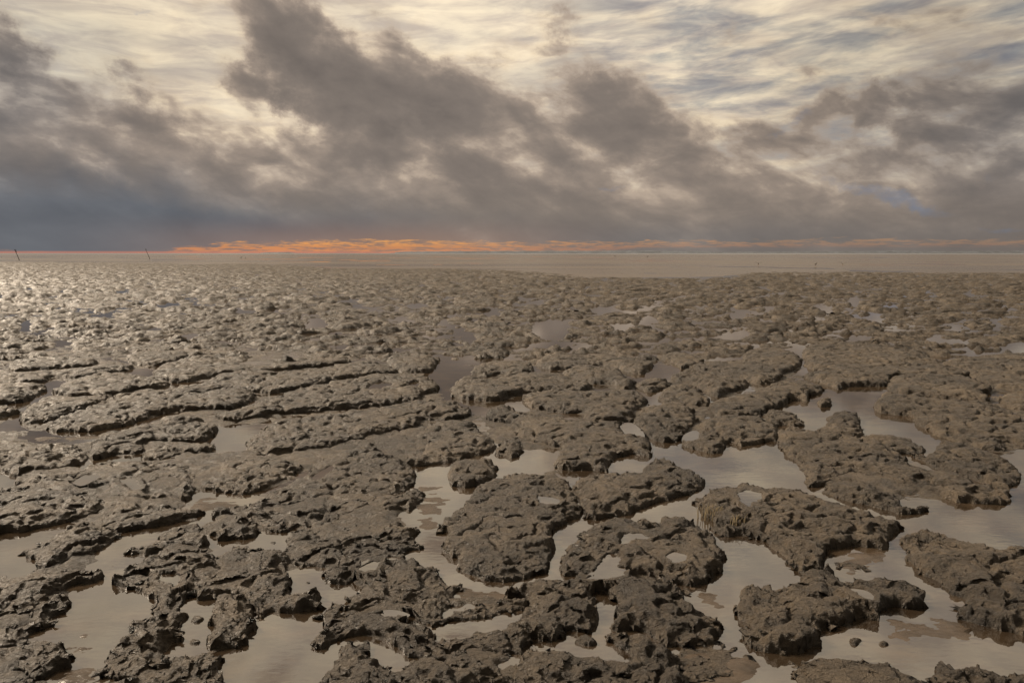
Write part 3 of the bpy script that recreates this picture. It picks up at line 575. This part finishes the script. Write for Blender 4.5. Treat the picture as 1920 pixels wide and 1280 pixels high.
# ------------------------------------------------------------------ low mud between the mounds, open pools cut into it
LOW = [[(-80,680),(900,684),(905,780),(930,830),(880,860),(790,880),(770,930),(770,1000),(770,1050),(850,1100),(990,1125),(960,1200),(960,1310),(-200,1310)],
       [(900,684),(1500,684),(1440,775),(1300,835),(1240,800),(1150,850),(1060,885),(1090,930),(1060,985),(1100,1000),(1300,1000),(1330,1060),(1280,1100),(1130,1090),(1030,1085),(930,1060),(960,885),(930,850)],
       [(1470,820),(1620,800),(1700,860),(1860,925),(1720,940),(1560,925),(1480,870)], [(1480,690),(1950,690),(1950,830),(1860,850),(1760,800),(1720,770),(1650,700)]]
OPEN = [[(-30,1005),(20,1000),(80,985),(128,985),(90,1008),(42,1032),(62,1060),(0,1090),(-30,1090)],
 [(250,1025),(262,1045),(235,1065),(212,1090),(240,1106),(286,1124),(270,1150),(250,1178),(215,1220),(178,1258),(170,1300),(110,1300),(140,1210),(75,1190),(110,1165),(131,1135),(145,1102),(187,1085),(182,1062),(230,1040)],
 [(352,1130),(395,1127),(392,1165),(388,1212),(330,1220),(342,1190)],
 [(408,1310),(406,1235),(450,1212),(488,1155),(520,1144),(602,1140),(606,1170),(592,1210),(660,1202),(605,1262),(600,1310)],
 [(543,1090),(575,1070),(602,1062),(612,1098),(640,1108),(678,1112),(625,1138),(600,1132),(590,1112),(560,1114)],
 [(388,828),(408,803),(480,798),(484,812),(460,837),(402,848)], [(478,1012),(500,1000),(540,998),(532,1025),(500,1032),(476,1024)],
 [(640,1198),(685,1212),(760,1222),(775,1238),(745,1257),(700,1230),(660,1206)],
 [(785,900),(840,908),(852,940),(822,985),(832,1010),(838,1040),(862,1066),(895,1090),(850,1085),(790,1062),(762,1046),(784,1020),(796,985),(772,960)],
 [(816,1182),(835,1170),(920,1152),(958,1160),(940,1168),(845,1193),(825,1191)], [(10,802),(45,760),(70,740),(95,713),(112,720),(105,745),(62,775),(32,802)],
 [(800,692),(840,682),(890,690),(890,708),(865,713),(848,740),(880,756),(935,756),(990,744),(990,766),(950,770),(915,780),(885,766),(845,740),(822,728),(815,712)],
 [(250,695),(290,690),(292,707),(262,705)], [(318,724),(362,716),(334,731)], [(228,802),(300,783),(330,788),(250,808)], [(165,864),(270,854),(262,862),(182,882),(160,884)], [(-30,893),(28,895),(20,908),(-30,920)],
 [(920,872),(945,858),(985,846),(1042,846),(1032,876),(1000,884),(935,888)], [(1108,722),(1160,736),(1185,732),(1242,728),(1242,746),(1215,754),(1190,742)], [(1160,690),(1210,702),(1230,684),(1275,690),(1258,712),(1200,712),(1170,705)],
 [(60,820),(150,806),(230,812),(130,830)], [(370,930),(470,926),(560,905),(575,890),(560,925),(470,950),(370,965)], [(215,1000),(340,985),(385,975),(300,1012),(240,1030),(200,1040)], [(397,1012),(475,1010),(470,1020),(420,1030)],
 [(1030,1005),(1060,990),(1100,978),(1095,995),(1060,1012),(1058,1065),(1040,1068)], [(1000,690),(1050,698),(1045,706),(1000,704)], [(1312,740),(1360,752),(1330,758)], [(1165,790),(1188,790),(1215,822),(1175,815)]]
OPENG = [to_ground(p, flat=0.0) for p in OPEN]; LOWG = [to_ground(p, flat=0.0) for p in LOW]
n_ = int(math.log(12.0/2.15)/0.0042)
dd_ = 2.15*np.exp(np.arange(n_+1)*0.0042); ss_ = np.arange(-0.98, 0.98, 0.0042)
S_, YY = np.meshgrid(ss_, dd_); XX = S_*YY
wx_ = XX+0.05*fbm(XX*5, YY*5, 3, seed=3); wy_ = YY+0.06*fbm(XX*5+40, YY*5, 3, seed=4)
inl = np.full(XX.shape, -9.0)
for P in LOWG: inl = np.maximum(inl, sdf(wx_, wy_, P))
op = np.full(XX.shape, -9.0)
for P in OPENG: op = np.maximum(op, sdf(wx_, wy_, P))
sh = np.minimum(inl, -op)
Z = np.where(sh > 0, (0.031-0.023*sstep(4.5, 7.5, YY))*sstep(0.0, 0.20, sh), sh*0.35)+0.75*relief(XX, YY)*sstep(-0.01, 0.10, sh)-0.006
Z = Z+0.004*fbm(XX*8, YY*14, 3, seed=91)*sstep(-.1, .02, sh)
tag(grid_mesh('mud_bed', XX, YY, Z, Z > -0.012, MUD), kind='structure')

# ------------------------------------------------------------------ middle distance: cells of a jittered grid, one mound each
CX, CY = 1.16, 0.86
def seeds_of(ix, iy):
    return (ix+0.5+0.75*(hash2(ix, iy, 5)-0.5)+0.5*(np.mod(iy, 2)))*CX, (iy+0.5+0.75*(hash2(ix, iy, 6)-0.5))*CY
def cells(x, y):
    """distance to the nearest border and owner cell, with a warped metric"""
    wx = x+0.16*fbm(x*1.7, y*1.7, 3, seed=81); wy = y+0.13*fbm(x*1.7+31, y*1.7, 3, seed=82)
    wy = wy-0.18*wx*np.clip(-x/8, 0, 1)*0.5                         # rows on the left slant
    iy0 = np.floor(wy/CY); best = np.full(x.shape, 1e9); sec = best.copy(); bi = np.zeros(x.shape); bj = np.zeros(x.shape); bx = best.copy(); by = best.copy()
    cand = []
    for dj in (-1, 0, 1):
        jy = iy0+dj; ix0 = np.floor(wx/CX-0.5*np.mod(jy, 2))
        for di in (-1, 0, 1):
            ii = ix0+di; sx, sy = seeds_of(ii, jy)
            dd = ((wx-sx)/1.15)**2+((wy-sy)/0.85)**2
            cand.append((dd, ii, jy))
    for dd, ii, jy in cand:
        c = dd < best
        sec = np.where(c, best, np.minimum(sec, dd)); bi = np.where(c, ii, bi); bj = np.where(c, jy, bj); best = np.where(c, dd, best)
    border = 0.5*(np.sqrt(sec)-np.sqrt(best))
    return border, bi, bj
def ysl_(x, y): return y-0.26*x*np.clip(-x/7, 0, 1)*sstep(34, 13, y)
def cell_height(x, y, lod):
    """low ragged plates of mud with water between; the cells only say which mound a plate belongs to"""
    b, bi, bj = cells(x, y)
    ysl = ysl_(x, y)                             # rows on the left climb to the right
    n = fbm(x*1.0, ysl*1.95, 5 if lod < 2 else 4, 0.66, seed=201)
    left = sstep(0.10, -0.45, x/np.maximum(y, 1)); right = sstep(0.35, 0.75, x/np.maximum(y, 1))
    t = 0.10-0.05*left-0.04*right-0.04*sstep(20, 50, y)
    d = 0.46*(n-t)+0.40*(np.minimum(b, 0.16)-0.05)
    d = d+0.022*fbm(x*8, y*12, 3, 0.6, seed=5)
    H = 0.055+0.025*fbm(x*0.7, y*0.9, 2, seed=203)
    for P in POOLG:
        m = (x > P[:, 0].min()-.4) & (x < P[:, 0].max()+.4) & (y > P[:, 1].min()-.6) & (y < P[:, 1].max()+.6)
        if m.any():
            dp = sdf(x[m]+0.16*fbm(x[m]*2.6, y[m]*2.6, 4, 0.6, seed=3), y[m]+0.26*fbm(x[m]*2.6, y[m]*2.6+7, 4, 0.6, seed=3), P); d[m] = np.minimum(d[m], -dp)
    return d, H, bi, bj
def cell_surface(x, y, d, H, gx, gy, lod):
    Z = profile(d, gx, gy, 1.0, x, y, 1.0)
    Z = np.where(d > 0, Z*H*(0.75+0.55*sstep(0.0, 0.30, d)), d*0.6)
    if lod >= 2:
        wv = fbm(x*0.8, ysl_(x, y)*1.7, 3, 0.6, seed=121)
        return Z+(0.02*wv+0.042*np.clip(terr(wv, 0.18)/0.18, -1.2, 1.0))*sstep(0.0, 0.09, d)
    wv = fbm(x*1.6, ysl_(x, y)*3.2, 4, 0.6, seed=121); wav = 0.022*wv+0.030*np.clip(terr(wv, 0.20)/0.20, -1.2, 1.0)
    return Z+(0.8*relief(x, y, 1 if lod < 2 else 0)+wav)*sstep(0.0, 0.09, d)

NEAR_ROW, MID_END = 9.6, 18.2
zones = [('at the far left', -99, -.55), ('well left of centre', -.55, -.32), ('just left of centre', -.32, -.10), ('in the centre', -.10, .10), ('just right of centre', .10, .32), ('well right of centre', .32, .55), ('at the far right', .55, 99)]
bands = [('first row beyond the foreground', 0, 11.3), ('second row beyond the foreground', 11.3, 12.8), ('third row beyond the foreground', 12.8, 14.4), ('fourth row beyond the foreground', 14.4, 16.2), ('last row before the far belt', 16.2, 99)]
jmin, jmax = int(9.0/CY)-4, int(MID_END/CY)+10
nmid = 0
MIDSET = set(); CRUMBS = []
ii, jj = np.meshgrid(np.arange(-16, 17), np.arange(jmin, jmax))
sx, sy = seeds_of(ii.astype(float), jj.astype(float))
for (i, j, cx, cy) in zip(ii.ravel(), jj.ravel(), sx.ravel(), sy.ravel()):
    tx, ty = cx, cy+0.09*cx*min(max(-cx/8, 0), 1)                 # undo the slant roughly
    if not (NEAR_ROW < ty < MID_END) or abs(tx) > 0.80*ty+0.8: continue
    cell = 0.0030*ty
    xs = np.arange(tx-1.25, tx+1.25, cell); ys = np.arange(ty-1.0, ty+1.0, cell)
    XX, YY = np.meshgrid(xs, ys)
    d, H, bi, bj = cell_height(XX, YY, 1)
    own = (bi == i) & (bj == j)
    if not own.any(): continue
    lim = 0
    for P in TRACED:                                               # leave room for the traced mounds
        if P[:, 1].max() > ty-1.2 and P[:, 0].max() > tx-1.4 and P[:, 0].min() < tx+1.4:
            d = np.minimum(d, -sdf(XX, YY, P)-0.03)
    near = sstep(9.6, 10.6, YY+0.5*fbm(XX*.8, YY*.8, 2, seed=2)); d = np.where(near > 0.5, d, np.minimum(d, -0.05))
    gy, gx = np.gradient(d, cell, cell); gl = np.maximum(np.hypot(gx, gy), 1e-5)
    Z = cell_surface(XX, YY, d, H, gx/gl, gy/gl, 1)
    Z = np.where(own, Z, Z)
    allm = own & (Z > -0.02)
    if (own & (d > 0)).sum()*cell*cell < 0.03:
        if allm.any(): CRUMBS.append(grid_data(XX, YY, Z, allm))
        continue
    keep = main_piece(allm, np.where(own, d, -9))
    if (allm & ~keep).any(): CRUMBS.append(grid_data(XX, YY, Z, allm & ~keep))
    o = grid_mesh('mud_mound', XX, YY, Z, keep, MUD)
    MIDSET.add((i, j)); nmid += 1
    zn = [z for z, a, b in zones if a <= cx/cy < b][0]; bn = [b for b, a, c in bands if a <= ty < c][0]
    tag(o, 'rough mud mound %s, in the %s' % (zn, bn), 'mud mound', 'mud mounds %s, %s' % (zn, bn))
co_ = np.concatenate([c for c, q in CRUMBS]); of_ = np.cumsum([0]+[len(c) for c, q in CRUMBS][:-1])
q_ = np.concatenate([q+o for (c, q), o in zip(CRUMBS, of_)])
tag(raw_mesh('mud_crumbs', co_, q_, MUD), 'scattered crumbs of mud in the gaps between the mounds', 'mud', kind='stuff')

# ------------------------------------------------------------------ far rows as one mass
def fan(d0, d1, k, smax, ds):
    n = int(math.log(d1/d0)/k)+1
    dd = d0*np.exp(np.arange(n+1)*k); ss = np.arange(-smax, smax+ds, ds)
    S, DD = np.meshgrid(ss, dd)
    return S*DD, DD
XX, YY = fan(16.0, 170.0, 0.0040, 0.86, 0.0030)
d, H, bi, bj = cell_height(XX, YY, 2)
own_mid = np.zeros(XX.shape, bool)
_, bi, bj = cells(XX, YY); key = bi*10000+bj; mk = np.array([a*10000+b for a, b in MIDSET]); own_mid = np.isin(key, mk)
gyy, gxx = np.gradient(d); sgn = gyy/np.maximum(np.hypot(gxx, gyy), 1e-5)
Z = cell_surface(XX, YY, d, H, gxx*0, sgn, 2)
# the lumpy belt ends raggedly: nearer on the right, farther on the left
az = XX/YY
lim = 60+70*sstep(0.10, -0.60, az)-14*sstep(0.35, -0.05, np.abs(az-0.20))*0.2
lim = lim*(1+0.30*fbm(XX*.05, YY*.02, 3, seed=44))
fade = sstep(1.0, 0.80, YY/lim)
patch = sstep(-0.55, 0.0, fbm(XX*.10, YY*.05, 3, seed=46)+0.9*fade-0.55)
fade = fade*patch
Z = np.where(Z > 0, Z*fade-0.02*(1-fade), Z)
belt = grid_mesh('mud_mounds', XX, YY, Z, (Z > -0.012) & ~own_mid, MUD); belt.location.z -= 0.003
tag(belt, 'distant belt of tightly packed mud mounds below the smooth flat', 'mud mounds', kind='stuff')

# ------------------------------------------------------------------ setting: bed, water, shoals, far flat, sea, coast
def sheet(name, x0, x1, y0, y1, z, mat, kind='structure'):
    co = np.array([(x0, y0, z), (x1, y0, z), (x1, y1, z), (x0, y1, z)], float)
    return tag(raw_mesh(name, co, np.array([[0, 1, 2, 3]]), mat, smooth=False), kind=kind)
sheet('ground', -9000, 9000, -200, 9000, -0.12, WET)
sheet('water', -300, 300, -20, 420, 0.0, WATER)
for G_, h in SHOALS:
    G = to_ground(G_, flat=0.0)
    lo = G.min(0)-0.15; hi_ = G.max(0)+0.15; cell = 0.0034*max(2.0, lo[1])
    XX, YY = np.meshgrid(np.arange(lo[0], hi_[0], cell), np.arange(lo[1], hi_[1], cell))
    dd = sdf(XX+0.08*fbm(XX*4, YY*4, 3, seed=3), YY+0.08*fbm(XX*4+9, YY*4, 3, seed=4), G)
    Z = h*sstep(-0.05, 0.15, dd)+0.012*fbm(XX*5, YY*9, 5, 0.6, seed=14)*sstep(-0.12, 0.1, dd)-0.004-0.02*sstep(0.0, -0.15, dd)
    tag(grid_mesh('mud_shoal', XX, YY, Z, Z > -0.006, WET), kind='structure')
# far flat: emerges from the water beyond the mounds
XX, YY = fan(36.0, 1500.0, 0.012, 1.6, 0.006)
az = XX/YY
lim = 52+66*sstep(0.10, -0.60, az)
Z = -0.05+0.056*sstep(0.55, 0.95, YY/lim)+0.024*fbm(XX*.05, YY*.035, 5, 0.6, seed=33)
tag(grid_mesh('mudflat', XX, YY, Z, Z > -0.03, WET), kind='structure')
sheet('sea', -9000, 9000, 700, 9000, 0.06, SEA)
# ------------------------------------------------------------------ coast on the horizon
def coast(name, pts, y0, label, thick=260):
    """pts: (px, height in px above the horizon) along a land silhouette at distance y0"""
    n = 0; top = []
    P = np.array(pts, float); xs = np.linspace(P[0, 0], P[-1, 0], int((P[-1, 0]-P[0, 0])/2.5)+2)
    hs = np.interp(xs, P[:, 0], P[:, 1])
    hs = hs*(1+0.25*fbm(xs/30, xs*0, 4, seed=9)+0.15*fbm(xs/7, xs*0+4, 2, seed=10))
    X_ = (xs-960)/FPX*y0; H_ = np.maximum(hs, 0.05)*1.7/FPX*y0
    rows = [(0, 0.0), (0.25, 0.75), (0.5, 1.0), (0.75, 0.8), (1.0, 0.0)]
    XX = np.tile(X_, (5, 1)); YY = np.array([[y0+r*thick]*len(xs) for r, _ in rows]); ZZ = np.array([H_*k-0.2*(k == 0) for _, k in rows])
    return grid_mesh(name, XX*(YY/y0), YY, ZZ, np.ones(XX.shape, bool), LAND)
tag(coast('coast', [(742, 1.0), (760, 1.9), (850, 2.2), (980, 2.6), (1100, 2.8), (1250, 2.6), (1330, 2.0)], 5200, ''), kind='structure')
tag(coast('coast', [(1290, 1.2), (1400, 1.6), (1600, 2.0), (1680, 2.6), (1740, 1.8), (1860, 2.2), (1960, 2.8), (2200, 2.5)], 7600, ''), kind='structure')
tag(coast('coast', [(492, .4), (503, 1.0), (545, 1.1), (556, .4)], 6000, '', 120), kind='structure')

def tube_mesh(pts, rad, n=7):
    pts = np.array(pts, float); co = []; q = []
    for k, p in enumerate(pts):
        t = pts[min(k+1, len(pts)-1)]-pts[max(k-1, 0)]; t = t/np.linalg.norm(t)
        a = np.cross(t, (0, 1, 0.3)); a /= np.linalg.norm(a); b = np.cross(t, a)
        for i in range(n):
            an = 2*math.pi*i/n; co.append(p+rad[k]*(math.cos(an)*a+math.sin(an)*b))
    for k in range(len(pts)-1):
        for i in range(n): q.append((k*n+i, k*n+(i+1) % n, (k+1)*n+(i+1) % n, (k+1)*n+i))
    return np.array(co), np.array(q)
def join(parts):
    co = []; q = []; o = 0
    for c, f in parts: co.append(c); q.append(f+o); o += len(c)
    return np.concatenate(co), np.concatenate(q)
def part(name, mesh, mat, parent):
    co, q = mesh; return raw_mesh(name, co, q, mat, parent, origin=False)
def empty(name, loc):
    e = bpy.data.objects.new(name, None); e.empty_display_size = 0.2; COL.objects.link(e); e.location = loc; return e
rnd = random.Random(4)
# marker poles leaning on the far mud
def pole(base_px, top_px, dist, label, bushy):
    bx = (base_px[0]-960)/FPX*dist; s = dist/FPX
    L = (base_px[1]-top_px[1])*s; dx = (top_px[0]-base_px[0])*s
    e = empty('marker_pole', (bx, dist, 0))
    f = lambda t: (dx*t+0.03*math.sin(t*5), 0.1*t, -0.15+(L+0.15)*t)
    part('shaft', tube_mesh([f(t) for t in (0, .2, .45, .7, 1)], [.075, .07, .06, .055, .04]), WOOD, e)
    tw = []
    for k in range(26 if bushy else 9):
        t0 = rnd.uniform(.74, .98) if bushy else rnd.uniform(.86, .99); p = np.array(f(t0)); a = rnd.uniform(0, 6.28); r = rnd.uniform(.12, .26) if bushy else rnd.uniform(.05, .12)
        tw.append(tube_mesh([p, p+(r*.6*math.cos(a), r*.6*math.sin(a), .15), p+(r*math.cos(a), r*math.sin(a), .34)], [.022, .016, .006], 4))
    part('twig_bundle', join(tw), WOOD, e)
    tag(e, label, 'pole', 'leaning marker poles on the far mud')
pole((43, 486), (36, 467), 150, 'leaning dark marker pole with a twiggy top at the far left edge', True)
pole((286, 482), (279, 464.5), 190, 'thin bare leaning marker pole under the orange strip at left', False)

# wading birds on the wet flat
def lathe(axis_pts, rads, n=10): return tube_mesh(axis_pts, rads, n)
def bird(px, py, label, heading, wings=False, size=1.0):
    x, y = px_ground(px, py, 0.0)
    e = empty('wading_bird', (x, y, 0.012)); e.rotation_euler = (0, 0, heading); e.scale = (size,)*3
    z = .20
    body = part('body', lathe([(-.20, 0, z+.00), (-.15, 0, z+.01), (-.05, 0, z+.0), (.05, 0, z+.02), (.11, 0, z+.07), (.14, 0, z+.13), (.17, 0, z+.15), (.20, 0, z+.145), (.215, 0, z+.14)],
         [.006, .03, .065, .07, .05, .03, .034, .026, .008]), PLUME, e)
    part('bill', tube_mesh([(.205, 0, z+.145), (.25, 0, z+.135), (.30, 0, z+.12)], [.010, .007, .003], 6), BILL, e)
    for s in (-1, 1):
        part('leg', tube_mesh([(0, .025*s, z-.03), (-.02, .028*s, z-.11), (.0, .03*s, 0), (.05, .03*s, -.006)], [.010, .006, .006, .004], 6), BILL, e)
        if wings:
            pts = [(.05, .05*s, z+.06), (.02, .22*s, z+.16), (-.03, .42*s, z+.13)]
            co = []; 
            for (a, b, c), w in zip(pts, (.085, .075, .012)): co += [(a+w, b, c+.008), (a, b, c+.018), (a-w, b, c), (a, b, c-.006)]
            q = []
            for k in range(2):
                for i in range(4): q.append((k*4+i, k*4+(i+1) % 4, k*4+4+(i+1) % 4, k*4+4+i))
            part('wing', (np.array(co), np.array(q)), PLUME, e)
    tag(e, label, 'bird', 'birds on the wet flat')
bird(1422, 498, 'dark bird with raised wings on the wet flat, leftmost of three at right', 1.57, True, 1.15)
bird(1529, 499, 'upright dark bird standing on the wet flat, middle of three at right', .6, False, 1.15)
bird(1580, 498, 'dark bird with raised wings on the wet flat, rightmost of three', 1.4, True, 1.1)
bird(1214, 483, 'tiny far-off bird on the smooth flat just right of centre', 0.3, False, 1.8)
bird(1153, 482, 'tiny far-off bird on the smooth flat, nearest the middle of the horizon', 2.8, False, 1.8)
bird(452, 485, 'tiny far-off bird below the orange strip, left of its neighbour', 0.4, False, 1.6)
bird(460, 485, 'tiny far-off bird below the orange strip, right of its neighbour', 2.5, False, 1.6)

# dead stalks on the rim of a mound
def tuft(px, py, label, n, spread, h):
    x, y = px_ground(px, py, 0.05); e = []
    for k in range(n):
        a = rnd.uniform(0, 6.28); r = rnd.uniform(0, spread); b = np.array((r*math.cos(a), r*math.sin(a)*.6, 0)); l = rnd.uniform(.5, 1)*h; t = rnd.uniform(-.5, .7)
        e.append(tube_mesh([b+(0, 0, -.04), b+(t*.3*l, rnd.uniform(-.3, .3)*l, .6*l), b+(t*l, rnd.uniform(-.5, .3)*l, l)], [.0022, .0018, .0008], 4))
    co, q = join(e); o = raw_mesh('grass_tuft', co, q, STRAW, origin=False); o.location = (x, y, 0.03)
    tag(o, label, 'grass tuft', 'dead grass stubble on the mud')
tuft(1330, 957, 'stubble of dead stalks on the left shore of the broad mound with a round puddle', 26, .07, .07)
tuft(1378, 975, 'dead stalks on the front slope below the round puddle', 22, .06, .06)
